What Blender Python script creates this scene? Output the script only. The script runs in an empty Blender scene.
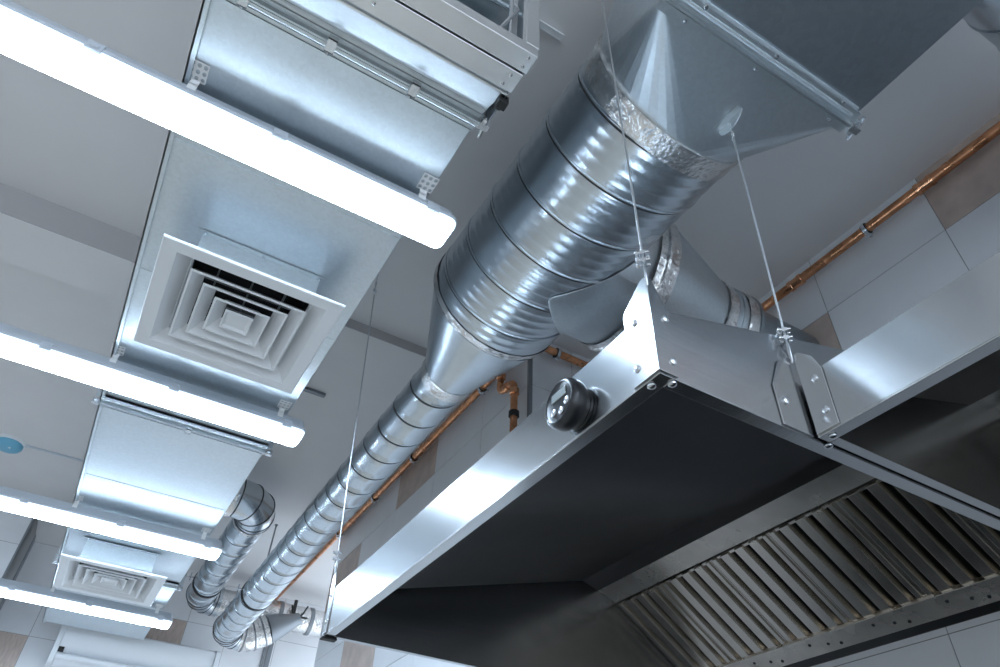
import bpy, math, random
from mathutils import Vector, Matrix, noise
random.seed(7)
PI = math.pi
sc = bpy.context.scene
COL = sc.collection
Z0 = 1.2            # height of the camera above the floor; geometry below is written relative to the camera height

# ------------------------------------------------------------------ materials
def mat(name, col, metal=0.0, rough=0.5, bump=None, colvar=None, aniso=0.0, roughvar=None, scale3=(1, 1, 1), spec=0.5, emit=None, ripple=None):
    m = bpy.data.materials.new(name); m.use_nodes = True
    nt = m.node_tree; N = nt.nodes; L = nt.links
    b = N['Principled BSDF']
    b.inputs['Base Color'].default_value = (*col, 1)
    b.inputs['Metallic'].default_value = metal
    b.inputs['Roughness'].default_value = rough
    b.inputs['Specular IOR Level'].default_value = spec
    b.inputs['Anisotropic'].default_value = aniso
    if emit:
        b.inputs['Emission Color'].default_value = (*emit[0], 1)
        b.inputs['Emission Strength'].default_value = emit[1]
    tc = N.new('ShaderNodeTexCoord')
    mp = N.new('ShaderNodeMapping'); mp.inputs['Scale'].default_value = scale3
    L.new(tc.outputs['Object'], mp.inputs['Vector'])
    if colvar:                     # (scale, amount, kind)
        s, a, k = colvar
        t = N.new('ShaderNodeTexVoronoi' if k == 'v' else 'ShaderNodeTexNoise')
        t.inputs['Scale'].default_value = s
        L.new(mp.outputs['Vector'], t.inputs['Vector'])
        src = t.outputs['Color'] if k == 'v' else t.outputs['Fac']
        if k == 'v':
            sp = N.new('ShaderNodeSeparateColor'); L.new(src, sp.inputs['Color']); src = sp.outputs['Red']
        mr = N.new('ShaderNodeMapRange')
        mr.inputs['From Min'].default_value = 0.25 if k != 'v' else 0
        mr.inputs['From Max'].default_value = 0.75 if k != 'v' else 1
        mr.inputs['To Min'].default_value = 1 - a; mr.inputs['To Max'].default_value = 1 + a * 0.4
        L.new(src, mr.inputs['Value'])
        mx = N.new('ShaderNodeVectorMath'); mx.operation = 'SCALE'
        mx.inputs[0].default_value = col
        L.new(mr.outputs['Result'], mx.inputs['Scale'])
        L.new(mx.outputs['Vector'], b.inputs['Base Color'])
    if roughvar:                   # (scale, amount)
        t = N.new('ShaderNodeTexNoise'); t.inputs['Scale'].default_value = roughvar[0]; t.inputs['Detail'].default_value = 4
        L.new(mp.outputs['Vector'], t.inputs['Vector'])
        mr = N.new('ShaderNodeMapRange'); mr.inputs['From Min'].default_value = .3; mr.inputs['From Max'].default_value = .7
        mr.inputs['To Min'].default_value = max(.02, rough - roughvar[1]); mr.inputs['To Max'].default_value = rough + roughvar[1]
        L.new(t.outputs['Fac'], mr.inputs['Value']); L.new(mr.outputs['Result'], b.inputs['Roughness'])
    prev = None
    for bp in (bump, ripple):
        if not bp: continue
        t = N.new('ShaderNodeTexNoise'); t.inputs['Scale'].default_value = bp[0]; t.inputs['Detail'].default_value = bp[3] if len(bp) > 3 else 3
        L.new((mp if bp is bump else tc).outputs['Vector' if bp is bump else 'Object'], t.inputs['Vector'])
        bn = N.new('ShaderNodeBump'); bn.inputs['Strength'].default_value = bp[1]; bn.inputs['Distance'].default_value = bp[2]
        L.new(t.outputs['Fac'], bn.inputs['Height'])
        if prev: L.new(prev.outputs['Normal'], bn.inputs['Normal'])
        L.new(bn.outputs['Normal'], b.inputs['Normal']); prev = bn
    return m

GALV = mat('galvanised_steel', (.62, .67, .70), 1, .40, colvar=(90, .05, 'v'), roughvar=(14, .02), ripple=(2.2, .12, .012, 1))
SPIRAL = mat('spiral_galvanised_steel', (.60, .65, .69), 1, .26, colvar=(30, .05, 'n'), ripple=(3, .05, .006, 1))
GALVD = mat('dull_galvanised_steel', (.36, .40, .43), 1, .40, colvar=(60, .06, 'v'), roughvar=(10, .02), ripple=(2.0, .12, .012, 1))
SEAM = mat('seam_shade_black', (.035, .038, .042), 0, .5)  # near-black paints the shading along duct seams; also colours gore beads, trough rivets
STEEL = mat('brushed_stainless', (.60, .61, .62), 1, .19, bump=(90, .06, .002, 2), scale3=(1, .02, 1), roughvar=(6, .04))
STEELX = mat('brushed_stainless_end', (.60, .61, .62), 1, .22, bump=(90, .05, .002, 2), scale3=(.02, 1, 1), roughvar=(6, .04))
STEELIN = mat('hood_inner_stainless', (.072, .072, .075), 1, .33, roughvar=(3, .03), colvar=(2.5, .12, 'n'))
RAIL = mat('hood_rail_stainless', (.74, .69, .62), 1, .27, roughvar=(8, .03), colvar=(14, .10, 'n'))
BAFFLE = mat('baffle_stainless', (.78, .73, .66), 1, .25, roughvar=(6, .03), colvar=(6, .08, 'n'))
BAFFLED = mat('baffle_gap_black', (.03, .03, .032), .5, .5)  # near-black plate behind the baffles
ALU = mat('milled_aluminium', (.80, .81, .82), 1, .33, bump=(60, .05, .002, 2), scale3=(.03, 1, 1))
ZINC = mat('zinc_plated', (.72, .75, .78), 1, .25)
STRAP = mat('perforated_strap', (.90, .91, .92), 0, .5)
FOIL = mat('crinkled_foil_tape', (.82, .81, .80), 1, .20, bump=(38, .8, .012, 4), colvar=(22, .2, 'n'))
COPPER = mat('copper_tube', (.70, .33, .17), 1, .30, colvar=(18, .35, 'n'), roughvar=(15, .08))
COPPERF = mat('copper_fitting', (.80, .40, .22), 1, .22, colvar=(40, .3, 'n'), bump=(40, .2, .004))
WHITE = mat('white_powder_coat', (.80, .83, .86), 0, .35)
PLASTIC = mat('pale_grey_plastic', (.55, .60, .66), 0, .35)
CEIL = mat('ceiling_paint', (.74, .73, .73), 0, .8, colvar=(3, .03, 'n'))
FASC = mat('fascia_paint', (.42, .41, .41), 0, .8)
TILE = mat('white_tile', (.76, .77, .79), 0, .28, colvar=(5, .04, 'n'))
TILEB = mat('wood_look_tile', (.56, .45, .39), 0, .4, colvar=(10, .22, 'n'), scale3=(6, 1, 1))
GROUT = mat('grey_grout', (.28, .28, .28), 0, .9)
FLOOR = mat('dark_floor_tile', (.58, .51, .43), 0, .45, colvar=(4, .2, 'n'))
BLACKP = mat('black_plastic', (.012, .013, .016), 0, .28)
BLACKR = mat('black_rubber', (.015, .015, .015), 0, .6)
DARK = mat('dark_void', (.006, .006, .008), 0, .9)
LCD = mat('lcd_glass', (.30, .33, .33), 0, .12)
BTN = mat('silver_button', (.75, .76, .78), .9, .25)
BLUE = mat('blue_plastic', (.16, .46, .64), 0, .35)
GREYM = mat('grey_sheet', (.25, .27, .29), .7, .45)
ROPE = mat('steel_wire_rope', (.62, .64, .66), 1, .35, bump=(400, .5, .001, 1))
LED = mat('led_diffuser', (.9, .9, .9), 0, .5, emit=((.62, .80, 1.0), 30))
LEDS = mat('led_diffuser_side', (.9, .9, .9), 0, .4, emit=((.62, .80, 1.0), 2.5))
LEDE = mat('led_diffuser_rim', (.9, .9, .9), 0, .4, emit=((.62, .80, 1.0), 1.3))

# ------------------------------------------------------------------ mesh builder
class MB:
    def __init__(s): s.v = []; s.f = []; s.m = []
    def add(s, vs, fs, mi=0):
        o = len(s.v); s.v += [Vector(v) for v in vs]
        for f in fs: s.f.append([i + o for i in f]); s.m.append(mi)
    def box(s, x0, x1, y0, y1, z0, z1, mi=0):
        s.add([(x0, y0, z0), (x1, y0, z0), (x1, y1, z0), (x0, y1, z0), (x0, y0, z1), (x1, y0, z1), (x1, y1, z1), (x0, y1, z1)],
              [(0, 3, 2, 1), (4, 5, 6, 7), (0, 1, 5, 4), (1, 2, 6, 5), (2, 3, 7, 6), (3, 0, 4, 7)], mi); return s
    def obox(s, c, ax, ay, az, mi=0):      # centre + three half-axis vectors
        c, ax, ay, az = map(Vector, (c, ax, ay, az))
        vs = [c + i * ax + j * ay + k * az for k in (-1, 1) for i, j in ((-1, -1), (1, -1), (1, 1), (-1, 1))]
        s.add(vs, [(0, 3, 2, 1), (4, 5, 6, 7), (0, 1, 5, 4), (1, 2, 6, 5), (2, 3, 7, 6), (3, 0, 4, 7)], mi); return s
    def prism(s, poly, axis, a, b, mi=0):  # polygon in the other two axes, extruded along axis
        def P(p, t):
            return {'x': (t, p[0], p[1]), 'y': (p[0], t, p[1]), 'z': (p[0], p[1], t)}[axis]
        n = len(poly)
        s.add([P(p, a) for p in poly] + [P(p, b) for p in poly],
              [tuple(range(n)), tuple(range(2 * n - 1, n - 1, -1))] + [(i, i + n, (i + 1) % n + n, (i + 1) % n) for i in range(n)], mi); return s
    def loft(s, rings, cap0=True, cap1=True, mi=0, mis=None, closed=True):
        n = len(rings[0]); o = len(s.v)
        for r in rings: s.v += [Vector(p) for p in r]
        for k in range(len(rings) - 1):
            for i in range(n if closed else n - 1):
                j = (i + 1) % n
                s.f.append([o + k * n + i, o + k * n + j, o + (k + 1) * n + j, o + (k + 1) * n + i]); s.m.append(mis[k] if mis else mi)
        if cap0: s.f.append([o + i for i in range(n)][::-1]); s.m.append(mis[0] if mis else mi)
        if cap1: s.f.append([o + (len(rings) - 1) * n + i for i in range(n)]); s.m.append(mis[-1] if mis else mi)
        return s
    def rev(s, prof, p0, d, n=32, cap0=True, cap1=True, mi=0, mis=None):   # profile [(t along d in metres, radius)]
        p0 = Vector(p0); d = Vector(d).normalized(); u = d.orthogonal().normalized(); w = d.cross(u)
        s.loft([[p0 + d * t + (u * math.cos(2 * PI * i / n) + w * math.sin(2 * PI * i / n)) * r for i in range(n)] for t, r in prof], cap0, cap1, mi, mis); return s
    def cyl(s, a, b, r, n=16, mi=0):
        a = Vector(a); b = Vector(b); return s.rev([(0, r), ((b - a).length, r)], a, b - a, n, mi=mi)
    def tube(s, pts, r, n=12, cap=True, mi=0):
        pts = [Vector(p) for p in pts]; rings = []
        t0 = (pts[1] - pts[0]).normalized(); u = t0.orthogonal().normalized()
        for i, p in enumerate(pts):
            t = ((pts[min(i + 1, len(pts) - 1)] - p).normalized() + (p - pts[max(i - 1, 0)]).normalized()).normalized()
            u = (u - t * u.dot(t)).normalized(); w = t.cross(u)
            rr = r[i] if isinstance(r, (list, tuple)) else r
            rings.append([p + (u * math.cos(2 * PI * k / n) + w * math.sin(2 * PI * k / n)) * rr for k in range(n)])
        s.loft(rings, cap, cap, mi); return s
    def ball(s, c, r, n=10, sz=1.0, mi=0):
        s.rev([(r * sz * -math.cos(PI * k / 8), max(1e-4, r * math.sin(PI * k / 8))) for k in range(9)], c, (0, 0, 1), n, mi=mi); return s
    def build(s, name, mats, parent=None, base=(0, 0, 0), smooth=35, bevel=0, solid=0, fix=True, weld=False):
        me = bpy.data.meshes.new(name); b = Vector(base)
        me.from_pydata([v - b for v in s.v], [], s.f)
        for m in (mats if isinstance(mats, (list, tuple)) else [mats]): me.materials.append(m)
        me.polygons.foreach_set('material_index', s.m)
        me.update()
        if fix:
            import bmesh
            bm = bmesh.new(); bm.from_mesh(me)
            if weld: bmesh.ops.remove_doubles(bm, verts=bm.verts, dist=1e-6); bmesh.ops.dissolve_degenerate(bm, dist=1e-6, edges=bm.edges)
            bmesh.ops.recalc_face_normals(bm, faces=bm.faces); bm.to_mesh(me); bm.free()
        if smooth:
            me.shade_smooth(); me.set_sharp_from_angle(angle=math.radians(smooth))
        o = bpy.data.objects.new(name, me); COL.objects.link(o)
        if solid:
            sm = o.modifiers.new('s', 'SOLIDIFY'); sm.thickness = solid; sm.offset = 0
        if bevel:
            bv = o.modifiers.new('b', 'BEVEL'); bv.width = bevel; bv.segments = 2; bv.limit_method = 'ANGLE'; bv.angle_limit = math.radians(40); bv.harden_normals = True
        if parent: o.parent = parent
        else: o.location = b
        return o

def thing(name, label, cat, loc, group=None):
    o = bpy.data.objects.new(name, None); COL.objects.link(o); o.location = loc; o.empty_display_size = .05
    o['label'] = label; o['category'] = cat
    if group: o['group'] = group
    return o
def tag(o, label, cat, group=None):
    o['label'] = label; o['category'] = cat
    if group: o['group'] = group
    return o
def struct(o):
    o['kind'] = 'structure'; return o
def copy_tree(o, loc, label=None):
    c = o.copy(); COL.objects.link(c); c.location = loc
    if label: c['label'] = label
    for ch in list(o.children):
        d = ch.copy(); COL.objects.link(d); d.parent = c
        for g in list(ch.children):
            e = g.copy(); COL.objects.link(e); e.parent = d
    return c
def lerp(a, b, t): return a + (b - a) * t

# ------------------------------------------------------------------ the room
ZC, ZL, YF, XW, XP, YP = 2.72, 2.66, 7.6, 2.55, 1.65, 2.64
YST = 3.10; XL, YB = -4.0, -5.0
m = MB(); m.box(XL, XW + .2, YB, YF + .2, -Z0 - .1, -Z0); struct(m.build('floor', FLOOR, smooth=0))
m = MB()
m.box(XL, XW + .2, YB, YST, ZC, ZC + .2); m.box(XL, XW + .2, YST, YF + .2, ZL, ZC + .2)
struct(m.build('ceiling', CEIL, smooth=0))
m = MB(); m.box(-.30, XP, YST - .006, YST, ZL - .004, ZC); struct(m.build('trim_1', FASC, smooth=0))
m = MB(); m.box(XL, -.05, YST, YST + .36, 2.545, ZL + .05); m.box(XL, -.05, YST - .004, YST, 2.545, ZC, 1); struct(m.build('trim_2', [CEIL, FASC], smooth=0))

def tiled(name, o, u, v, w, us, vs, brown, thick=.2, gap=.004):
    """wall with tiles proud of the grout; o origin, u/v in-plane, w outward normal"""
    o, u, v, w = map(Vector, (o, u, v, w)); m = MB()
    a = o + u * us[0] + v * vs[0]; lu = us[-1] - us[0]; lv = vs[-1] - vs[0]
    m.obox(o + u * (us[0] + lu / 2) + v * (vs[0] + lv / 2) - w * (thick / 2), u * lu / 2, v * lv / 2, w * thick / 2, 2)
    for i in range(len(us) - 1):
        for j in range(len(vs) - 1):
            c = o + u * (us[i] + us[i + 1]) / 2 + v * (vs[j] + vs[j + 1]) / 2
            m.obox(c + w * .0005, u * ((us[i + 1] - us[i] - gap) / 2), v * ((vs[j + 1] - vs[j] - gap) / 2), w * .002, 1 if (i, j) in brown else 0)
    return struct(m.build(name, [TILE, TILEB, GROUT], smooth=0))
rows = [-1.2, -.657, -.28, .097, .474, .850, 1.227, 1.604, 1.981, 2.357, 2.735]
cy = [-3.8] + [YP - .0 - .612 * k for k in range(10, 0, -1)] + [YP]
cy = [-5.0, -2.3, -1.69, -1.08, -.474, .138, .75, 1.362, 1.974, 2.64]
tiled('wall_right', (XW, 0, 0), (0, 1, 0), (0, 0, 1), (-1, 0, 0), cy, rows, {(5, 9), (7, 8), (3, 8), (4, 7), (6, 6)})
tiled('wall_chase_front', (0, YP, 0), (1, 0, 0), (0, 0, 1), (0, -1, 0), [XP, 1.94, XW], [-1.2, .097, .474, .85, 1.227, 1.604, 1.981, 2.357, 2.735], set())
tiled('wall_chase_side', (XP, 0, 0), (0, 1, 0), (0, 0, 1), (-1, 0, 0), [2.64, 3.19, 3.84, 4.48, 5.14, 5.80], rows, {(2, 9), (3, 6), (4, 8)}, thick=.9)
tiled('wall_far', (0, YF, 0), (1, 0, 0), (0, 0, 1), (0, -1, 0), [-.72, -.41, .22, .83, 1.23, 1.72, 2.24, 2.75], [-1.2, -.02, .357, .735, 1.11, 1.49, 1.866, 2.243, 2.66], {(2, 6), (0, 5), (3, 5)})
tiled('wall_left_pillar', (0, 6.64, 0), (1, 0, 0), (0, 0, 1), (0, -1, 0), [XL, -3.3, -2.6, -2.0, -1.36, -.71], [-1.2, -.02, .38, .76, 1.14, 1.52, 1.9, 2.275, 2.66], set(), thick=.96)
tiled('wall_left', (XL, 0, 0), (0, 1, 0), (0, 0, 1), (1, 0, 0), [YB + i * (6.64 - YB) / 19 for i in range(20)], rows[:-1] + [2.66], {(9, 7), (5, 8), (12, 6)})
m = MB(); m.box(XP - .012, XP + .01, YP - .008, YP + .012, -Z0, ZL); struct(m.build('trim_3', GREYM, smooth=0))
m = MB(); m.box(1.655, 1.70, YF - .02, YF, -Z0, 2.3); m.box(1.615, 1.64, YF - .014, YF, -Z0, 2.3); struct(m.build('trim_5', GREYM, smooth=0))
m = MB(); m.box(-.712, -.70, 6.632, 6.66, -Z0, ZL); m.box(-.712, -.704, 7.42, 7.6, -Z0, ZL); struct(m.build('trim_4', GREYM, smooth=0))

# ------------------------------------------------------------------ batten lights
def rrect(L, W, r, z, n=5):
    out = []
    for cx, cy, a0 in ((L / 2 - r, W / 2 - r, 0), (-L / 2 + r, W / 2 - r, 90), (-L / 2 + r, -W / 2 + r, 180), (L / 2 - r, -W / 2 + r, 270)):
        for k in range(n + 1):
            a = math.radians(a0 + 90 * k / n); out.append((cx + r * math.cos(a), cy + r * math.sin(a), z))
    return out
LL, LW = 1.52, .138
def perforated(m, c, a, b, nn=3, r=.34):
    c, a, b = Vector(c), Vector(a), Vector(b)      # plate spanned by +-a, +-b with nn x nn round holes
    st = 2.0 / nn
    for i in range(nn):
        for j in range(nn):
            cc = c + a * (-1 + st * (i + .5)) + b * (-1 + st * (j + .5))
            sq = [(-1, -1), (0, -1), (1, -1), (1, 0), (1, 1), (0, 1), (-1, 1), (-1, 0)]
            ang = [225, 270, 315, 0, 45, 90, 135, 180]
            vs = [cc + a * x * st / 2 + b * y * st / 2 for x, y in sq] + [cc + a * math.cos(math.radians(t)) * st * r + b * math.sin(math.radians(t)) * st * r for t in ang]
            m.add(vs, [(k, (k + 1) % 8, 8 + (k + 1) % 8, 8 + k) for k in range(8)])
def make_light(label, loc, zduct):
    t = thing('batten_light', label, 'light', loc, 'white LED batten lights under the ceiling')
    h = MB()
    h.loft([rrect(LL, LW, .03, -.004), rrect(LL + .004, LW + .004, .032, .004), rrect(LL, LW, .03, .012), rrect(LL - .012, LW - .016, .026, .022), rrect(LL - .03, LW - .036, .02, .052), rrect(LL - .04, LW - .05, .018, .060)])
    h.build('housing', PLASTIC, t)
    d = MB()
    d.loft([rrect(LL - .004, LW - .004, .029, -.004), rrect(LL - .004, LW - .004, .029, -.012), rrect(LL - .012, LW - .012, .026, -.016)], True, False)
    e = d.build('diffuser_rim', LEDE, t)
    d = MB()
    d.loft([rrect(LL - .016, LW - .016, .024, -.010), rrect(LL - .018, LW - .018, .024, -.026), rrect(LL - .030, LW - .030, .02, -.036), rrect(LL - .06, LW - .06, .012, -.039)], mis=[1, 0, 0])
    d.build('diffuser', [LED, LEDS], t)
    for sy in (-1, 1):
        for x in (-.62, -.36, .155, .665):
            c = MB()
            y = sy * (LW / 2 + .003)
            c.box(x - .022, x + .022, min(y, y - sy * .010), max(y, y - sy * .010), -.014, .020)
            c.box(x - .022, x + .022, min(y + sy * .001, y - sy * .024), max(y + sy * .001, y - sy * .024), .018, .023)
            c.box(x - .012, x + .012, min(y, y + sy * .003), max(y, y + sy * .003), -.003, .01)
            c.build('clip', PLASTIC, t, bevel=.002)
    dz = zduct - loc[2]
    for px in (-.298, .440):
        x = px - loc[0]
        s = MB(); yb = -LW / 2
        perforated(s, (x, yb - .020, dz - .004), (.027, 0, 0), (0, .034, 0))
        s.box(x - .012, x + .012, yb + .012, yb + .0135, .035, dz - .003)
        s.box(x - .012, x + .012, yb + .012, yb + .06, .058, .061)
        s.build('mounting_strap', STRAP, t, solid=.002, smooth=0)
    return t
ZD = 1.86
LX = .575 - LL / 2
L1 = make_light('large white LED batten nearest the camera, crossing the top left of the picture', (LX, 1.437, 1.775), ZD)
L2 = copy_tree(L1, (LX - .015, 2.94, 1.775), 'white LED batten just past the first square diffuser')
L3 = copy_tree(L1, (LX - .015, 4.545, 1.775), 'white LED batten between the bent round duct and the second diffuser')
L4 = copy_tree(L1, (LX - .015, 6.14, 1.775), 'white LED batten farthest away, above the wall-mounted air unit')
L5 = copy_tree(L1, (1.25, -1.65, 1.775), 'unseen LED batten added behind the camera to brighten the right side')  # unseen lamp, added to lift the light on the right
L1.name = 'batten_light'

# ------------------------------------------------------------------ rectangular supply duct in three lengths
DX0, DX1 = -.325, .465
def cleat(m, x, y, z):
    m.box(x - .013, x + .013, y - .021, y + .021, z - .008, z - .004); m.box(x - .013, x + .013, y - .021, y - .018, z - .008, z + .018); m.box(x - .013, x + .013, y + .018, y + .021, z - .008, z + .018)
    m.cyl((x, y + .018, z + .004), (x, y + .034, z + .004), .005, 8)
def flange(y, side, x0=DX0, x1=DX1, z0=ZD, z1=2.6, w=.016, h=.032):
    m = MB(); a, b = (y, y + w) if side > 0 else (y - w, y)
    m.box(x0 - h, x1 + h, a, b, z0 - h, z0); m.box(x0 - h, x1 + h, a, b, z1, z1 + h)
    m.box(x0 - h, x0, a, b, z0, z1); m.box(x1, x1 + h, a, b, z0, z1)
    return m
def flange_profile(y, side, x0, x1, z0, z1, h=.03, w=.042):
    """TDC style rolled flange: leaf, return lip and bead on the bottom, plus plain sides/top"""
    m = flange(y, side, x0, x1, z0, z1, .006, h)
    s = side
    ya, yb = sorted((y, y + s * w)); m.box(x0, x1, ya, yb, z0 - .010, z0)
    m.box(x0, x1, *sorted((y + s * (w - .003), y + s * w)), z0 - .016, z0)
    m.tube([(x0, y + s * .018, z0 - .011), (x1, y + s * .018, z0 - .011)], .0045, 8)
    m.box(x0, x1, *sorted((y + s * .026, y + s * .036)), z0 - .013, z0 - .009)
    return m
def rect_duct(label, y0, y1, f0=True, f1=True, clips=(), beads=()):
    base = (0, (y0 + y1) / 2, ZD)
    t = thing('rectangular_duct', label, 'air duct', base, 'lengths of the rectangular steel duct above the lamps')
    m = MB(); m.box(DX0, DX1, y0, y1, ZD, 2.6)
    m.build('duct_body', GALV, t, base, bevel=.004)
    m = MB(); m.box(DX0 - .006, DX0 + .012, y0, y1, ZD - .012, ZD); m.box(DX0 - .006, DX0 - .001, y0, y1, ZD - .012, ZD + .02)
    m.build('standing_seam', GALV, t, base)
    for yy in beads:
        m = MB(); m.box(DX0 + .01, DX1 - .005, yy - .0015, yy + .0015, ZD - .002, ZD); m.build('cross_seam', GALV, t, base)
    if f0: flange_profile(y0, 1, DX0, DX1, ZD, 2.6).build('flange', GALV, t, base)
    if f1: flange_profile(y1, -1, DX0, DX1, ZD, 2.6).build('flange', GALV, t, base)
    for x in clips:
        m = MB(); cleat(m, x, y1, ZD - .030); m.build('cleat', ZINC, t, base)
    for (yy, on) in ((y0, f0), (y1, f1)):
        if on and yy == y1:
            for x in (DX0 - .018, DX1 + .018):
                m = MB(); m.box(x - .016, x + .016, yy - .010, yy + .010, ZD - .034, ZD - .006)
                m.cyl((x, yy - .02, ZD - .018), (x, yy + .03, ZD - .018), .0065, 8); m.rev([(0, .011), (.009, .011)], (x, yy - .016, ZD - .018), (0, 1, 0), 6)
                m.build('corner_bolt', ZINC, t, base)
    return t
rect_duct('near length of flat steel duct carrying the first square diffuser', 1.055, 3.29, True, True, (.085,), (1.62, 2.28))
rect_duct('middle length of flat steel duct that the bent round duct leaves', 3.292, 5.53, True, True, (), (4.12,))
rect_duct('far length of flat steel duct with the second diffuser at its start', 5.532, 7.05, True, False, (), ())
# open end lip of the far duct
# inlet transition and damper at the near end
base = (.06, .95, 1.8)
t = thing('duct_transition', 'short sloping steel piece between the flat duct and the aluminium damper', 'air duct', base)
zA = 1.81
r0 = [(-.345, .905, zA), (.478, .905, zA), (.478, .905, 2.6), (-.345, .905, 2.6)]
r1 = [(DX0, 1.053, ZD), (DX1, 1.053, ZD), (DX1, 1.053, 2.6), (DX0, 1.053, 2.6)]
m = MB(); m.loft([r0, r1]); m.build('transition_body', GALV, t, base, bevel=.002)
flange_profile(1.053, -1, DX0, DX1, ZD, 2.6).build('flange', GALV, t, base)
for x in (-.235, .005, .255):
    m = MB(); cleat(m, x, 1.054, ZD - .030); m.build('cleat', ZINC, t, base)
for x in (DX0 - .018, DX1 + .018):
    m = MB(); m.box(x - .016, x + .016, 1.044, 1.064, ZD - .036, ZD - .006)
    m.cyl((x, 1.03, ZD - .018), (x + .01, 1.10, ZD - .018), .0065, 8); m.rev([(0, .012), (.010, .012)], (x, 1.034, ZD - .018), (0, 1, 0), 6)
    m.build('corner_bolt', ZINC, t, base)
m = MB(); m.add([(.485, .915, zA - .004), (.488, 1.045, ZD - .03), (.485, .915, zA + .10), (.488, 1.045, ZD + .05)], [(0, 1, 3, 2)]); m.build('gusset', GREYM, t, base, solid=.004, smooth=0)
m = MB(); m.box(.47, .50, .93, .96, ZD - .07, ZD - .035); m.cyl((.485, .945, ZD - .035), (.485, .945, ZD + .01), .008, 8); m.box(.476, .494, .925, .975, ZD - .05, ZD - .045); m.build('black_clamp', BLACKR, t, base, bevel=.003)
base = (.06, .84, 1.81)
t = thing('damper_frame', 'riveted aluminium damper frame with open blades at the top edge', 'damper', base)
m = MB()
m.box(-.362, .493, .842, .905, zA - .006, zA + .05); m.build('lower_rail', ALU, t, base, bevel=.002)
m = MB(); m.box(-.362, .501, .779, .838, zA, zA + .05); m.build('lower_rail', ALU, t, base, bevel=.002)
m = MB(); m.box(-.362, .485, .911, .917, zA - .010, zA + .016); m.build('lip', ALU, t, base)
m = MB(); m.box(.482, .508, .83, .90, zA + .052, zA + .095); m.build('channel_end', GREYM, t, base)
m = MB(); m.box(.464, .506, .779, .84, zA + .05, 2.56); m.box(.454, .469, .783, .793, zA + .05, 2.56); m.build('side_post', ALU, t, base, bevel=.002)
m = MB(); m.box(-.362, -.318, .779, .84, zA + .05, 2.56); m.build('side_post', ALU, t, base, bevel=.002)
m = MB(); m.box(-.362, .506, .779, .905, 2.56, 2.61); m.build('top_rail', ALU, t, base, bevel=.002)
for k in range(4):
    zc = zA + .15 + .19 * k
    m = MB(); m.prism([(.805, zc - .07), (.812, zc - .07), (.875, zc + .08), (.868, zc + .08)], 'x', -.315, .462); m.cyl((-.315, .84, zc), (.463, .84, zc), .008, 10); m.build('blade', GALV, t, base)
m = MB(); m.cyl((.42, .80, zA + .06), (.42, .80, 2.5), .007, 10); m.cyl((.38, .795, zA + .05), (.44, .795, zA + .25), .006, 8); m.build('linkage_rod', ZINC, t, base)
for (x, y) in ((.478, .793), (.478, .823), (.462, .858), (.455, .890), (.06, .875), (-.2, .875)):
    m = MB(); m.rev([(0, .006), (.003, .0055), (.0045, .003)], (x, y, zA - (.006 if y > .84 else 0)), (0, 0, -1), 10); m.build('rivet', ZINC, t, base)

# ------------------------------------------------------------------ ceiling diffusers
def make_diffuser(label, loc, zd):
    t = thing('air_diffuser', label, 'air vent', loc, 'square four-way air diffusers')
    H = .315
    def sq(h, z): return [(-h, -h, z), (h, -h, z), (h, h, z), (-h, h, z)]
    m = MB(); m.loft([sq(.262, .0), sq(H - .003, 0), sq(H, .003), sq(H, .010), sq(H - .004, .012), sq(.265, .014), sq(.213, .056), sq(.208, .056), sq(.257, .006), sq(.262, 0)], False, False)
    m.build('frame', WHITE, t, smooth=20)
    m = MB(); hc = .215; zt = zd - loc[2]
    for a in range(4):
        c, s = round(math.cos(a * PI / 2)), round(math.sin(a * PI / 2))
        def R(x, y, z): return (c * x - s * y, s * x + c * y, z)
        m.add([R(-hc, -hc, .045), R(hc, -hc, .045), R(hc, -hc, zt), R(-hc, -hc, zt)], [(0, 1, 2, 3)])
        m.add([R(-hc - .022, -hc - .022, zt - .004), R(hc + .022, -hc - .022, zt - .004), R(hc, -hc, zt - .004), R(-hc, -hc, zt - .004)], [(0, 1, 2, 3)])
    m.build('collar', GALV, t, solid=.003, smooth=0)
    for sx in (-1, 0, 1):
        for sy in (-1, 1):
            b = MB(); b.rev([(0, .007), (.005, .006), (.006, .003)], (sx * .21, sy * (hc + .012), zt - .006), (0, 0, -1), 10); b.build('screw', ZINC, t)
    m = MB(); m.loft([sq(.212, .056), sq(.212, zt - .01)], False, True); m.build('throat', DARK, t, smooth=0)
    for k, h in enumerate((.205, .153, .101)):
        m = MB(); zb = .002 + .002 * k
        m.loft([sq(h, zb + .005), sq(h, zb), sq(h - .008, zb), sq(h - .044, zb + .046), sq(h - .047, zb + .046), sq(h - .010, zb + .006), sq(h, zb + .005)], False, False)
        m.build('vane', WHITE, t, smooth=20)
    m = MB(); m.loft([sq(.051, .016), sq(.051, .006), sq(.046, .006), sq(.012, .046)], True, True); m.build('core', WHITE, t, smooth=20)
    m = MB()
    for x in (-.12, .0, .12): m.box(x - .003, x + .003, -.2, .2, .060, .085); m.box(-.2, .2, x - .003, x + .003, .062, .083)
    m.build('spider_bars', GREYM, t, smooth=0)
    return t
D1 = make_diffuser('large square white diffuser between the first two battens', (.072, 2.19, 1.69), ZD)
D2 = copy_tree(D1, (.020, 5.25, 1.685), 'smaller-looking far square white diffuser between the third and fourth battens')

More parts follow.
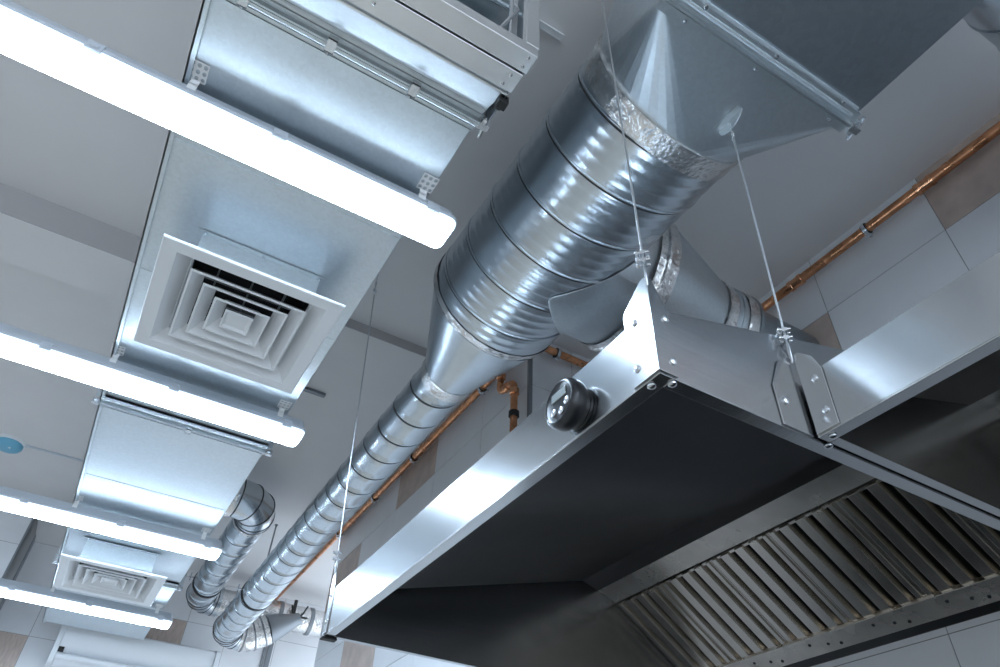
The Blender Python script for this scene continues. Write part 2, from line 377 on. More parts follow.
# ------------------------------------------------------------------ round ducts
def spiral(p0, p1, R, pitch, seam=.004, ribs=0, n=80, ph=0.0, ripple=.0016, line=.007):
    """cylinder whose mesh follows the helix of its lock seam, with shallow ribs between the turns"""
    p0, p1 = Vector(p0), Vector(p1); d = p1 - p0; Ln = d.length; d.normalize()
    u = Vector((0, 0, 1)); u = (u - d * u.dot(d)).normalized(); w = d.cross(u)
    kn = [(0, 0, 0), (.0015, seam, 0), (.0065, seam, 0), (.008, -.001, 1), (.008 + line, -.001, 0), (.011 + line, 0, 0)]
    a0 = .011 + line; span = pitch - a0; m_ = (ribs + 1) * 8 if ribs else 4
    for k in range(1, m_):
        q = k / m_; h = 0
        if ribs: h = ripple * (.5 - .5 * math.cos(2 * PI * q * (ribs + 1))) ** 2
        kn.append((a0 + span * q, h, 0))
    m = MB(); rings = []; mis = []; turns = int(Ln / pitch) + 3
    for t_ in range(-2, turns):
        for (q, h, mi) in kn:
            s0 = t_ * pitch + q - ph; ring = []
            if s0 > Ln + .001 or s0 + pitch < -.001: continue
            for i in range(n + 1):
                a = 2 * PI * i / n; sv = s0 + pitch * i / n
                ring.append(p0 + d * min(max(sv, 0), Ln) + (u * math.cos(a) + w * math.sin(a)) * (R + h))
            rings.append(ring); mis.append(mi)
    m.loft(rings, False, False, mis=mis, closed=False)
    return m
def foil_band(p0, d, prof, amp=.0022, n=72, seed=0):
    p0 = Vector(p0); d = Vector(d).normalized(); u = d.orthogonal().normalized(); w = d.cross(u); m = MB()
    # subdivide the profile
    pts = []
    for k in range(len(prof) - 1):
        for j in range(4): pts.append((lerp(prof[k][0], prof[k + 1][0], j / 4), lerp(prof[k][1], prof[k + 1][1], j / 4)))
    pts.append(prof[-1]); rings = []
    for k, (s, r) in enumerate(pts):
        ring = []
        for i in range(n):
            a = 2 * PI * i / n; v = p0 + d * s + (u * math.cos(a) + w * math.sin(a)) * r
            nz = noise.noise(v * 24 + Vector((seed, 0, 0))) + .6 * noise.noise(v * 60)
            v += (u * math.cos(a) + w * math.sin(a)) * amp * (1.2 + nz)
            if k in (0, len(pts) - 1): v += d * (.004 * noise.noise(v * 30 + Vector((0, seed, 0))))
            ring.append(v)
        rings.append(ring)
    m.loft(rings, False, False); return m

BX, BZ, BR = 1.078, 2.20, .311          # big duct axis
BY0, BY1 = .835, 2.03
base = (BX, 1.4, BZ)
t = thing('spiral_duct', 'big ribbed spiral steel duct running diagonally through the centre', 'air duct', base)
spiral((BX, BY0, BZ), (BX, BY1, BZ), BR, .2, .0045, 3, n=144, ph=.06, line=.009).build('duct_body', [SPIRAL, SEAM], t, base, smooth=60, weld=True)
foil_band((BX, .812, BZ), (0, 1, 0), [(0, BR - .006), (.004, BR + .006), (.022, BR + .006), (.055, BR + .002), (.085, BR + .002)], seed=1).build('foil_tape', FOIL, t, base, smooth=50)
foil_band((BX, 1.995, BZ), (0, 1, 0), [(0, BR + .002), (.03, BR + .003), (.045, BR - .004)], seed=2).build('foil_tape', FOIL, t, base, smooth=50)

# square-to-round transition + plenum on the right
PX0, PX1, PZ0, PZ1, PY = .712, 1.422, 1.887, 2.50, .500
base = (BX, .65, PZ0)
t = thing('square_to_round_transition', 'creased steel transition from the square plenum to the big spiral duct', 'air duct', base)
m = MB(); nq = 12
corners = [(PX1, PZ0), (PX1, PZ1), (PX0, PZ1), (PX0, PZ0)]
ringc = []
for i in range(4 * nq):
    a = -PI / 2 + 2 * PI * i / (4 * nq); ringc.append((BX + BR * math.cos(a), .815, BZ + BR * math.sin(a)))
vs = [(x, PY, z) for x, z in corners] + ringc
fs = []
for q in range(4):
    for k in range(nq):
        i = 4 + q * nq + k; j = 4 + (q * nq + k + 1) % (4 * nq)
        fs.append((q, i, j))
    fs.append((q, 4 + ((q + 1) * nq) % (4 * nq), (q + 1) % 4))
m.add(vs, fs); m.build('transition_body', GALV, t, base, smooth=1.5)
m = MB(); m.prism([(PX0 - .003, PZ0 - .003), (PX1 + .003, PZ0 - .003), (PX1 + .003, PZ0 - .035), (PX0 - .003, PZ0 - .035)], 'y', PY - .004, PY)
m.box(PX0 - .003, PX1 + .003, PY - .004, PY + .030, PZ0 - .008, PZ0 - .003); m.build('flange', GALV, t, base)
m = MB(); hx, hy = 1.120, .672
hz = PZ0
# pressed lifting tab under the bottom sheet, hanging the cable
tq = [(.050, 0), (.046, -.026), (.034, -.040), (.014, -.046), (-.010, -.040), (-.030, -.026), (-.044, -.008), (-.046, 0)]
m.add([(hx, hy + b_, hz - .001 + c) for b_, c in tq], [tuple(range(len(tq)))]); m.add([(hx - .022, hy + .050, hz - .003), (hx, hy + .050, hz - .003), (hx, hy - .046, hz - .003), (hx - .022, hy - .046, hz - .003)], [(0, 1, 2, 3)]); m.build('lifting_tab', GALV, t, base, solid=.003, smooth=0)
for x in (.80, 1.06, 1.36):
    m = MB(); m.rev([(0, .006), (.004, .005), (.005, .002)], (x, PY + .016, PZ0 - .008), (0, 0, -1), 10); m.build('rivet', ZINC, t, base)
base = (BX, 0, PZ0)
t = thing('plenum_box', 'square sheet-steel plenum box at the top right', 'air duct', base)
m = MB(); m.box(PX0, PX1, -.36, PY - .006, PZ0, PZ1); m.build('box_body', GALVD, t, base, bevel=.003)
m = MB(); m.box(PX0 - .003, PX1 + .003, PY - .011, PY - .0055, PZ0 - .035, PZ0 - .003)
m.box(PX0 - .003, PX1 + .003, PY - .045, PY - .006, PZ0 - .011, PZ0); m.tube([(PX0 + .02, PY - .050, PZ0 - .008), (PX1 - .02, PY - .050, PZ0 - .008)], .006, 8)
m.tube([(PX0 + .02, PY - .028, PZ0 - .013), (PX1 - .02, PY - .028, PZ0 - .013)], .006, 8); m.build('flange', GALV, t, base)
for x in (.82, 1.08, 1.35):
    m = MB(); m.rev([(0, .007), (.005, .006), (.006, .002)], (x, PY - .042, PZ0 - .011), (0, 0, -1), 10); m.build('rivet', ZINC, t, base)
m = MB(); m.box(PX1 - .006, PX1 + .028, PY - .016, PY + .004, PZ0 - .038, PZ0 - .006); m.cyl((PX1 + .012, PY - .045, PZ0 - .02), (PX1 + .030, PY + .03, PZ0 - .02), .006, 8)
m.rev([(0, .013), (.011, .013)], (PX1 + .012, PY - .030, PZ0 - .02), (0, 1, 0), 6); m.rev([(0, .013), (.011, .013)], (PX1 + .014, PY + .006, PZ0 - .02), (0, 1, 0), 6)
m.build('corner_bolt', ZINC, t, base)
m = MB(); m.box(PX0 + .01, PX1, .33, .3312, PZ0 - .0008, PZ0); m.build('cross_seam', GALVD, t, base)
base = (1.9, -.10, 2.22)
t = thing('round_duct', 'round spiral duct leaving the plenum at the top right corner', 'air duct', base)
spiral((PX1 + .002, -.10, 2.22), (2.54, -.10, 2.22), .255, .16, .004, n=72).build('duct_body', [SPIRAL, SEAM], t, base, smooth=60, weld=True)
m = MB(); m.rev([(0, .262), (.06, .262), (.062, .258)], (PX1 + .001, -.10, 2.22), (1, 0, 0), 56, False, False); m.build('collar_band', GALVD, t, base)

# reducer + small spiral duct
SR = .127
S0 = Vector((1.062, 2.46, 2.04)); S1 = Vector((1.094, 6.76, 2.023))
base = (1.1, 2.25, 2.1)
t = thing('duct_reducer', 'smooth offset cone joining the big spiral duct to the slim one', 'air duct', base)
m = MB(); rings = []
for k in range(15):
    f = k / 14; c = Vector((BX, 2.035, BZ)).lerp(S0 - Vector((0, .03, 0)), f); r = lerp(BR - .003, SR + .002, f)
    rings.append([c + Vector((math.cos(2 * PI * i / 72), 0, math.sin(2 * PI * i / 72))) * r for i in range(72)])
m.loft(rings); m.build('cone', SPIRAL, t, base)
foil_band(S0 - Vector((0, .05, 0)), (S1 - S0), [(0, SR - .002), (.004, SR + .007), (.02, SR + .006), (.065, SR + .004)], seed=3).build('foil_tape', FOIL, t, base, smooth=50)
base = S0.lerp(S1, .5)
t = thing('spiral_duct', 'long slim spiral duct running from the cone down to the far wall', 'air duct', base)
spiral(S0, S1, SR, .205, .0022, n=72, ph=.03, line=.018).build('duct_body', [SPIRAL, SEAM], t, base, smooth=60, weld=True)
dS = (S1 - S0).normalized()
pc = S0 + dS * 3.34
m = MB(); m.rev([(0, SR + .006), (.03, SR + .006)], pc, dS, 56); m.build('ring_clamp', BLACKR, t, base)
m = MB(); m.box(pc.x - SR - .05, pc.x - SR, pc.y, pc.y + .028, pc.z + .0, pc.z + .006); m.cyl((pc.x - SR - .035, pc.y + .014, pc.z - .03), (pc.x - SR - .035, pc.y + .014, pc.z + .04), .005, 8); m.build('clamp_bolt', ZINC, t, base)
# small duct end elbow to +x with foil
def gored(path_c, R, name, matl, t, base, beads=True, n=48):
    m = MB(); m.tube(path_c, R, n); m.build(name, matl, t, base, smooth=25)
    if beads:
        for k in range(1, len(path_c) - 1):
            a, b, c = (Vector(path_c[k - 1]), Vector(path_c[k]), Vector(path_c[k + 1]))
            d = ((b - a).normalized() + (c - b).normalized()).normalized()
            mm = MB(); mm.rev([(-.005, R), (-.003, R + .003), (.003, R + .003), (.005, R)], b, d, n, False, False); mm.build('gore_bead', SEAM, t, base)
def arc(c, r, a0, a1, n, z=None):   # horizontal arc
    return [(c[0] + r * math.cos(math.radians(lerp(a0, a1, k / n))), c[1] + r * math.sin(math.radians(lerp(a0, a1, k / n))), c[2]) for k in range(n + 1)]
def crinkle_tube(path, R, amp=.006, n=40, seed=0, sub=10):
    pts = []
    P = [Vector(p) for p in path]
    for k in range(len(P) - 1):
        for j in range(sub): pts.append(P[k].lerp(P[k + 1], j / sub))
    pts.append(P[-1]); m = MB(); m.tube(pts, R, n)
    for v in m.v[:]:
        v += Vector((noise.noise(v * 22 + Vector((seed, 0, 0))), noise.noise(v * 22 + Vector((0, seed + 9, 0))), noise.noise(v * 22 + Vector((0, 5, seed))))) * amp
    return m
e0 = S1.copy(); rb = .15
path = [e0 + Vector((0, -.02, 0))] + [Vector(p) for p in arc((e0.x + rb, e0.y + .02, e0.z), rb, 180, 90, 4)]
path[0] = e0 - dS * .03
base = e0
t = thing('duct_elbow', 'ribbed elbow with foil tape at the far end of the slim duct', 'air duct', base)
gored(path, SR + .004, 'elbow_body', SPIRAL, t, base)
xe, ye, ze = path[-1]
t2b = (xe + .2, ye, ze)
t2 = thing('flexible_duct', 'foil taped duct piece leaving the slim duct elbow, ending in a grey cone', 'air duct', t2b)
fp = [Vector((xe - .01, ye, ze)), Vector((xe + .06, ye, ze + .005)), Vector((xe + .14, ye - .01, ze + .04)), Vector((xe + .22, ye - .03, ze + .085))]
crinkle_tube(fp, SR + .008, seed=3).build('foil_tape', FOIL, t2, t2b, smooth=50)
for k, f in ((0, .4), (1, .5), (2, .5)):
    m = MB(); c = fp[k].lerp(fp[k + 1], f); m.rev([(-.008, SR + .008), (-.006, SR + .014), (.006, SR + .014), (.008, SR + .008)], c, fp[k + 1] - fp[k], 40, False, False)
    m.build('strap', GREYM, t2, t2b)
m = MB(); m.rev([(0, SR + .004), (.04, SR), (.26, .06), (.30, .056)], fp[3], Vector((.9, -.1, .50)), 40); m.build('end_cone', GREYM, t2, t2b)

# left round duct with elbows
base = (.62, 5.0, 2.375); LR = .131
t = thing('duct_elbow', 'segmented steel elbow turning out of the flat duct side', 'air duct', base)
gored([(.56, 5.0, 2.375)] + arc((.605, 5.19, 2.375), .19, -90, 0, 3) + [(.795, 5.24, 2.375)], LR + .012, 'elbow_body', SPIRAL, t, base)
foil_band((DX1 + .003, 5.0, 2.375), (1, 0, 0), [(0, LR + .020), (.05, LR + .012), (.13, LR + .012)], .006, seed=6).build('foil_tape', FOIL, t, base, smooth=50)
foil_band((.795, 5.235, 2.375), (0, 1, 0), [(0, LR + .012), (.04, LR + .003), (.07, LR + .002)], .003, seed=7).build('foil_tape', FOIL, t, base, smooth=50)
q0 = Vector((.795, 5.25, 2.375)); q1 = Vector((.818, 7.08, 2.365)); base = q0.lerp(q1, .5)
t = thing('spiral_duct', 'short spiral duct left of the slim one, below the bent elbow', 'air duct', base)
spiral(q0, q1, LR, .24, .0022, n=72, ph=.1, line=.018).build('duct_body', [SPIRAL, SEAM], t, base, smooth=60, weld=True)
m = MB(); m.rev([(0, LR + .006), (.03, LR + .006)], (.813, 6.78, 2.366), (0, 1, 0), 56); m.build('ring_clamp', BLACKR, t, base)
m = MB(); m.box(.808 - LR - .045, .808 - LR, 6.782, 6.808, 2.38, 2.386); m.cyl((.808 - LR - .03, 6.795, 2.35), (.808 - LR - .03, 6.795, 2.42), .005, 8); m.build('clamp_bolt', ZINC, t, base)
base = q1
t = thing('duct_elbow', 'steel elbow at the lower end of the left spiral duct', 'air duct', base)
gored([(.817, 7.05, 2.366)] + arc((.968, 7.10, 2.37), .15, 180, 90, 3) + [(1.02, 7.25, 2.37)], LR + .004, 'elbow_body', SPIRAL, t, base)
base = (1.3, 7.25, 2.37)
t = thing('flexible_duct', 'crinkled foil-taped duct crossing behind the slim duct to the chase wall', 'air duct', base)
crinkle_tube([(1.0, 7.25, 2.37), (1.2, 7.25, 2.37), (1.42, 7.25, 2.37), (1.7, 7.25, 2.37), (2.0, 7.25, 2.37), (2.5, 7.25, 2.37)], .122, .007, seed=11).build('foil_tape', FOIL, t, base, smooth=50)
for x in (1.20, 1.38, 1.60, 1.92):
    m = MB(); m.rev([(-.02, .124), (-.018, .131), (.018, .131), (.02, .124)], (x, 7.25, 2.37), (1, 0, 0), 40, False, False); m.build('strap', GREYM, t, base)
m = MB(); m.box(1.70, 1.73, 7.10, 7.125, 2.34, 2.50); m.box(1.70, 1.86, 7.10, 7.125, 2.34, 2.355); m.tube([(1.68, 7.10, 2.44), (1.70, 7.085, 2.37), (1.75, 7.08, 2.33), (1.80, 7.09, 2.37), (1.84, 7.10, 2.46)], .009, 8); m.build('damper_lever', BLACKR, t, base, bevel=.003)

# tee branch on the big duct, going to the right wall
TY, TX, TR = 1.61, 1.50, .3165
base = (1.5, TY, BZ)
t = thing('branch_duct', 'tee branch with taped cone passing behind the hood corner', 'air duct', base)
m = MB(); rings = []; n = 192; Rb = BR + .006
A = []; A2 = []
for i in range(n):
    a = 2 * PI * i / n; dz = TR * math.sin(a); dy = TR * math.cos(a)
    x = BX + math.sqrt(max(0, Rb * Rb - dz * dz))
    A.append((x, TY + dy, BZ + dz)); A2.append((max(x, TX - .04) if x < TX - .04 else TX - .04, TY + dy, BZ + dz))
# saddle skirt hugging the big duct
SK = []
for i in range(n):
    a = 2 * PI * i / n; ph_ = math.asin(max(-1, min(1, TR * math.sin(a) / Rb))); ph_ *= 1 + .006 / Rb / max(.25, abs(ph_)); dy = (TR + .008) * math.cos(a)
    SK.append((BX + Rb * math.cos(ph_), TY + dy, BZ + Rb * math.sin(ph_)))
m.loft([SK, A, A2], False, False, 0); m.build('saddle_collar', GALV, t, base, smooth=50, solid=.002)
foil_band((TX - .075, TY, BZ), (1, 0, 0), [(0, TR + .002), (.03, TR + .005), (.036, TR + .014), (.05, TR + .014), (.055, TR + .005), (.10, TR + .001)], .003, seed=4).build('foil_tape', FOIL, t, base, smooth=50)
m = MB(); m.rev([(0, TR), (.03, TR - .003), (.43, .187), (.45, .185)], (TX, TY, BZ), (1, 0, 0), 72, False, False); m.build('cone', GALV, t, base)
foil_band((TX + .42, TY, BZ), (1, 0, 0), [(0, .194), (.02, .189), (.06, .188)], .003, seed=5).build('foil_tape', FOIL, t, base, smooth=50)
m = MB(); m.rev([(0, .185), (.06, .185), (.062, .191), (.085, .191), (.087, .185), (.16, .185)], (TX + .45, TY, BZ), (1, 0, 0), 64, False, False); m.build('coupling', GALV, t, base)
foil_band((TX + .55, TY, BZ), (1, 0, 0), [(0, .187), (.02, .190), (.055, .189)], .003, seed=8).build('foil_tape', FOIL, t, base, smooth=50)
m = MB(); m.rev([(0, .194), (.02, .194), (.022, .16), (.43, .16)], (TX + .61, TY, BZ), (1, 0, 0), 56, True, False); m.build('spigot', GALVD, t, base)
m = MB(); m.rev([(0, .007), (.004, .006)], (BX + .125, TY, BZ - .298), (.3, 0, -1), 10); m.build('rivet', COPPERF, t, base)

# ------------------------------------------------------------------ extract hoods
HX, HY0, HY1, HZ = .742, .737, 2.567, .80
XB = 2.545
def hood(label, x0, y0, y1, ztop, slope, lip=.045, mirror=False):
    base = (x0, (y0 + y1) / 2, HZ)
    t = thing('extractor_hood', label, 'kitchen hood', base)
    th = .0035
    def ztp(x): return ztop + slope * (x - x0)
    xr = 1.93
    # outer shell: front panel
    m = MB(); m.box(x0, x0 + th, y0, y1, HZ + .004, ztop); m.build('front_panel', STEEL, t, base, bevel=.001)
    # bottom return lips (rounded hem)
    def lipbox(a, b, c, d, name):
        mm = MB(); mm.box(a, b, c, d, HZ, HZ + .004); mm.build(name, STEEL, t, base, bevel=.0015)
    lipbox(x0, x0 + lip * .75, y0, y1, 'bottom_lip'); lipbox(x0 + lip * .75, XB - .02, y0, y0 + lip * .7, 'bottom_lip'); lipbox(x0 + lip * .75, XB - .02, y1 - lip * .5, y1, 'bottom_lip')
    m = MB(); m.box(x0 + lip * .75 - .003, x0 + lip * .75, y0 + lip * .7, y1 - lip * .5, HZ + .004, HZ + .028); m.build('inner_hem', STEEL, t, base)
    # end panels
    for yy in (y0, y1 - th):
        m = MB(); m.prism([(x0 + th, HZ + .004), (XB, HZ + .004), (XB, 1.30), (xr, ztp(xr)), (x0 + th, ztop)], 'y', yy, yy + th); m.build('end_panel', STEELX, t, base, bevel=.001)
    # inner canopy skin: front flat, slope, rail, trough
    prof = [(x0 + .012, ztop - .006), (x0 + .10, ztop + .022), (1.90, ztp(1.90) - .022), (1.985, 1.245)]
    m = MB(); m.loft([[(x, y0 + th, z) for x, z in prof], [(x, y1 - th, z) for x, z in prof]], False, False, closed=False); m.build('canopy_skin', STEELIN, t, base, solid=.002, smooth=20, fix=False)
    m = MB(); m.prism([(1.985, 1.248), (2.085, 1.208), (2.092, 1.222), (1.99, 1.262)], 'y', y0 + th, y1 - th); m.build('upper_rail', RAIL, t, base, bevel=.002)
    m = MB(); m.prism([(2.450, .940), (2.520, .893), (2.524, .905), (2.456, .952)], 'y', y0 + th, y1 - th); m.build('grease_trough', RAIL, t, base, bevel=.002)
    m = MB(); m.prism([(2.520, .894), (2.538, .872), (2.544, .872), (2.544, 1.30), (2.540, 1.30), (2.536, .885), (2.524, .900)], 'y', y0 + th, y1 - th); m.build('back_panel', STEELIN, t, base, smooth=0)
    m = MB(); m.prism([(x0 + .01, ztop - .001), (xr, ztp(xr) - .001), (XB, 1.298), (XB, 1.30), (xr, ztp(xr) + .002), (x0 + .01, ztop + .002)], 'y', y0 + .001, y1 - .001); m.build('top_panel', STEELX, t, base, smooth=0)
    k = 0
    y = y1 - .12
    while y > y0 + .05 and k < 20:
        mm = MB(); f = (.35, .55, .7)[k % 3]
        mm.rev([(0, .0065), (.002, .006), (.003, .004)], (lerp(2.452, 2.52, f), y, lerp(.940, .893, f) - .0005), (-.55, 0, -.83), 10); mm.build('trough_rivet', SEAM, t, base)
        y -= (.075, .05, .165)[k % 3]; k += 1
    return t, base
h1, hb1 = hood('large stainless extractor hood filling the lower right, with control dial', HX, HY0, HY1, .966, .285)
h2, hb2 = hood('second stainless hood set back at the right edge behind the first', 1.15, -1.2, .727, .951, .33)

def rivet(p, d, par, base, r=.0085, mt=ZINC):
    mm = MB(); mm.rev([(0, r), (.003, r * .95), (.005, r * .6), (.0055, r * .2)], p, d, 14); return mm.build('rivet', mt, par, base)
# corner bracket of the first hood (two leaves round the near corner)
def bracket_leaf(pts, push, par, base, name='hanging_bracket', mt=STEEL):
    m = MB(); push = Vector(push); n = len(pts)
    m.add([Vector(p) for p in pts] + [Vector(p) + push for p in pts], [tuple(range(n)), tuple(range(2 * n - 1, n - 1, -1))] + [(i, i + n, (i + 1) % n + n, (i + 1) % n) for i in range(n)])
    return m.build(name, mt, par, base, bevel=.0012)
X0 = HX - .001; Y0 = HY0 - .001
b = bracket_leaf([(X0, HY0 - .004, HZ + .004), (X0, HY0 + .070, HZ + .004), (X0, HY0 + .078, .992), (X0, HY0 + .074, 1.003), (X0, HY0 + .016, 1.052), (X0, HY0 - .004, 1.052)], (-.004, 0, 0), h1, hb1)
for z, y in ((.955, .782), (.842, .790)): rivet((X0 - .004, y, z), (-1, 0, 0), b, hb1)
b = bracket_leaf([(HX - .005, Y0, HZ + .004), (HX + .042, Y0, HZ + .004), (HX + .042, Y0, .975), (HX + .006, Y0, 1.052), (HX - .005, Y0, 1.052)], (0, -.004, 0), h1, hb1, mt=STEELX)
for z, x in ((.945, .772), (.838, .775)): rivet((x, Y0 - .004, z), (0, -1, 0), b, hb1)
for x, y in ((HX + .012, HY0 + .038), (HX + .040, HY0 + .012)): rivet((x, y, HZ - .001), (0, 0, -1), h1, hb1, .009)
# far corner bracket
b = bracket_leaf([(X0, HY1 + .003, HZ + .004), (X0, HY1 - .035, HZ + .004), (X0, HY1 - .035, .985), (X0, HY1 - .012, 1.050), (X0, HY1 + .003, 1.050)], (-.004, 0, 0), h1, hb1)
for z in (.845, .94): rivet((X0 - .004, HY1 - .018, z), (-1, 0, 0), b, hb1, .007)
m = MB(); m.box(HX - .006, HX + .05, HY1 - .012, HY1 + .02, HZ - .008, HZ - .001); m.build('corner_bolt', BLACKR, h1, hb1, bevel=.002)
# inside-corner brackets where the hoods meet
b = bracket_leaf([(1.146, Y0, HZ + .004), (1.060, Y0, HZ + .004), (1.060, Y0, .905), (1.098, Y0, .985), (1.135, Y0, 1.010), (1.146, Y0, 1.010)], (0, -.004, 0), h1, hb1, mt=STEELX)
rivet((1.085, Y0 - .004, .870), (0, -1, 0), b, hb1)
b = bracket_leaf([(1.149, .724, HZ + .004), (1.149, .670, HZ + .004), (1.149, .668, .945), (1.149, .682, .985), (1.149, .712, 1.015), (1.149, .724, 1.015)], (-.004, 0, 0), h2, hb2)
for y, z in ((.690, .928), (.688, .846)): rivet((1.145, y, z), (-1, 0, 0), b, hb2)
for x, y in ((1.168, .705), (1.19, .735)): rivet((x, y, HZ - .001), (0, 0, -1), h2 if y < .73 else h1, hb2 if y < .73 else hb1, .009)

# baffle filters: lift-out units between rail and trough
FA = Vector((2.090, 0, 1.200)); FB = Vector((2.462, 0, .943)); FD = (FB - FA).normalized(); FN = Vector((FD.z, 0, -FD.x)); FN = FN if FN.z < 0 else -FN
FL = (FB - FA).length; FW = .3045
def make_filter(label, yc, group):
    base = Vector((FA.x, yc, FA.z))
    t = thing('baffle_filter', label, 'grease filter', base, group)
    ey = Vector((0, 1, 0))
    def slab(y0, y1, s0, s1, n0, n1, m, mi=0):
        c = FD * (s0 + s1) / 2 + ey * (y0 + y1) / 2 + FN * (n0 + n1) / 2
        m.obox(c, ey * abs(y1 - y0) / 2, FD * abs(s1 - s0) / 2, FN * abs(n1 - n0) / 2, mi)
    m = MB(); slab(-FW / 2, FW / 2, 0, FL, -.050, -.046, m); m.build('back_plate', BAFFLED, t, smooth=0)
    m = MB()
    slab(-FW / 2 + .001, -FW / 2 + .012, .002, FL - .002, -.045, -.006, m); slab(FW / 2 - .012, FW / 2 - .001, .002, FL - .002, -.045, -.006, m)
    slab(-FW / 2 + .012, FW / 2 - .012, .002, .012, -.045, -.008, m); slab(-FW / 2 + .012, FW / 2 - .012, FL - .012, FL - .002, -.045, -.008, m)
    m.build('frame', BAFFLE, t, smooth=0)
    for yb, w in ((-FW / 2 + .019, .018), (-.076, .040), (0, .040), (.076, .040), (FW / 2 - .019, .018)):
        # trough-section baffle: front face with two returns
        m = MB(); pr = [(-w / 2 - .008, -.026), (-w / 2, 0.0), (w / 2, 0.0), (w / 2 + .008, -.026), (w / 2 + .006, -.027), (w / 2 - .002, -.002), (-w / 2 + .002, -.002), (-w / 2 - .006, -.027)]
        m.loft([[ey * (yb + a) + FN * b_ + FD * s for a, b_ in pr] for s in (.004, FL - .006)]); m.build('baffle', BAFFLE, t, bevel=.0012, smooth=30)
    return t
names = ['farthest', 'second', 'third', 'fourth', 'fifth', 'nearest']
lab = ['stainless baffle filter farthest along the first hood, against its end panel', 'second stainless baffle filter from the far end panel of the first hood', 'third stainless baffle filter from the far end panel of the first hood',
       'fourth stainless baffle filter from the far end panel of the first hood', 'fifth stainless baffle filter from the far end panel of the first hood', 'sixth stainless baffle filter of the first hood, against its near lip']
f0 = make_filter(lab[0], HY1 - .006 - FW / 2, 'baffle filters in the first hood')
for k in range(1, 6):
    copy_tree(f0, (FA.x, HY1 - .006 - FW / 2 - .305 * k, FA.z), lab[k])
lab2 = ['dim baffle filter in the second hood, next to the first hood', 'dim baffle filter in the second hood, second from the first hood', 'dim baffle filter in the second hood, third from the first hood', 'dim baffle filter in the second hood, fourth from the first hood']
for k in range(4):
    c = copy_tree(f0, (FA.x, .718 - FW / 2 - .305 * k, FA.z), lab2[k]); c['group'] = 'baffle filters in the second hood'

# digital control dial on the hood front
cy_, cz_ = .992, .868
base = (HX, cy_, cz_)
t = thing('control_dial', 'round black digital controller with display on the hood front edge', 'controller', base)
R = .058
m = MB(); m.rev([(0, R * .80), (.006, R * .80), (.008, R * .86), (.012, R * .86), (.013, R * .94), (.022, R), (.036, R), (.045, R * .97), (.050, R * .88), (.051, R * .82), (.0485, R * .76)], (HX - .0008, cy_, cz_), (-1, 0, 0), 48, True, True)
m.build('bezel', BLACKP, t, base, smooth=50)
xf = HX - .0495
tilt = math.radians(0)
def fc(y, z): return (cy_ - y, cz_ + z)      # +y in the face runs to the viewer's right
m = MB(); y0, z0 = fc(-.026, .006); y1, z1 = fc(.026, .028); m.box(xf - .002, xf + .001, min(y0, y1), max(y0, y1), z0, z1); m.build('display', LCD, t, base, bevel=.001)
for yy, zz in ((.031, -.014), (.010, -.029), (-.017, -.021)):
    y_, z_ = fc(yy, zz); m = MB(); m.rev([(0, .009), (.003, .009), (.005, .007), (.006, .003)], (xf, y_, z_), (-1, 0, 0), 20); m.build('button', BTN, t, base)

# dark range added under the hoods, out of view, to shape the steel's reflections
base = (1.75, .9, -Z0)
t = thing('unseen_range', 'unseen dark range added under the hoods for the steel to reflect', 'cooker', base)
m = MB(); m.box(1.05, 2.53, -1.1, 2.34, -Z0 + .12, -.36); m.build('body', GREYM, t, base, bevel=.01)
m = MB(); m.box(1.0, 2.54, -1.12, 2.36, -.36, -.32); m.build('cooktop', BLACKR, t, base, bevel=.008)
for k in range(6):
    yc = -.8 + .57 * k
    for xc in (1.4, 2.05):
        m = MB()
        for a in range(4): m.obox((xc, yc, -.305), (.2 * math.cos(a * PI / 4), .2 * math.sin(a * PI / 4), 0), (-.01 * math.sin(a * PI / 4), .01 * math.cos(a * PI / 4), 0), (0, 0, .014))
        m.build('pan_support', BLACKR, t, base, smooth=0)
    m = MB(); m.rev([(0, .03), (.03, .026)], (1.048, yc, -.45), (-1, 0, 0), 20); m.build('knob', BLACKP, t, base)
for xx in (1.12, 2.46):
    for yy in (-1.02, 2.26):
        m = MB(); m.cyl((xx, yy, -Z0), (xx, yy, -Z0 + .125), .025, 12); m.build('leg', ZINC, t, base)

# ------------------------------------------------------------------ suspension cables
def cable(label, foot, top, hook_top=None, loop=True):
    foot, top = Vector(foot), Vector(top); base = foot
    t = thing('suspension_cable', label, 'cable', base, 'wire ropes holding up the first hood')
    d = (top - foot).normalized()
    m = MB(); m.tube([foot + d * .035, top], .0026, 8); m.build('wire_rope', ROPE, t, base)
    u = d.orthogonal().normalized()
    m = MB(); m.tube([foot + d * .04, foot + u * .008 + d * .015, foot + u * .006 - d * .012, foot - d * .02, foot - u * .006 - d * .012, foot - u * .008 + d * .015, foot + d * .04], .0026, 6); m.build('loop', ROPE, t, base)
    w = d.cross(u)
    for s in (.045, .068):
        m = MB(); c = foot + d * s
        m.obox(c, u * .011, w * .006, d * .005); m.cyl(c + u * .008 - w * .014, c + u * .008 + w * .016, .003, 8); m.cyl(c - u * .008 - w * .014, c - u * .008 + w * .016, .003, 8)
        m.rev([(0, .006), (.005, .006)], c + u * .008 + w * .010, w, 6); m.rev([(0, .006), (.005, .006)], c - u * .008 + w * .010, w, 6)
        m.build('rope_clip', ZINC, t, base, bevel=.0008)
    if hook_top:
        m = MB(); c = top - d * .05
        m.obox(c, u * .008, w * .005, d * .010); m.rev([(0, .004), (.014, .004)], c - u * .012, u, 8); m.tube([top - d * .03, top + u * .01, top + d * .02, top - u * .01, top - d * .03], .0022, 6); m.build('rope_clip', ZINC, t, base)
    return t
cable('steel cable from the near corner bracket of the first hood, passing the big duct', (HX - .004, HY0 - .004, 1.046), (HX - .028, HY0 - .006, ZC))
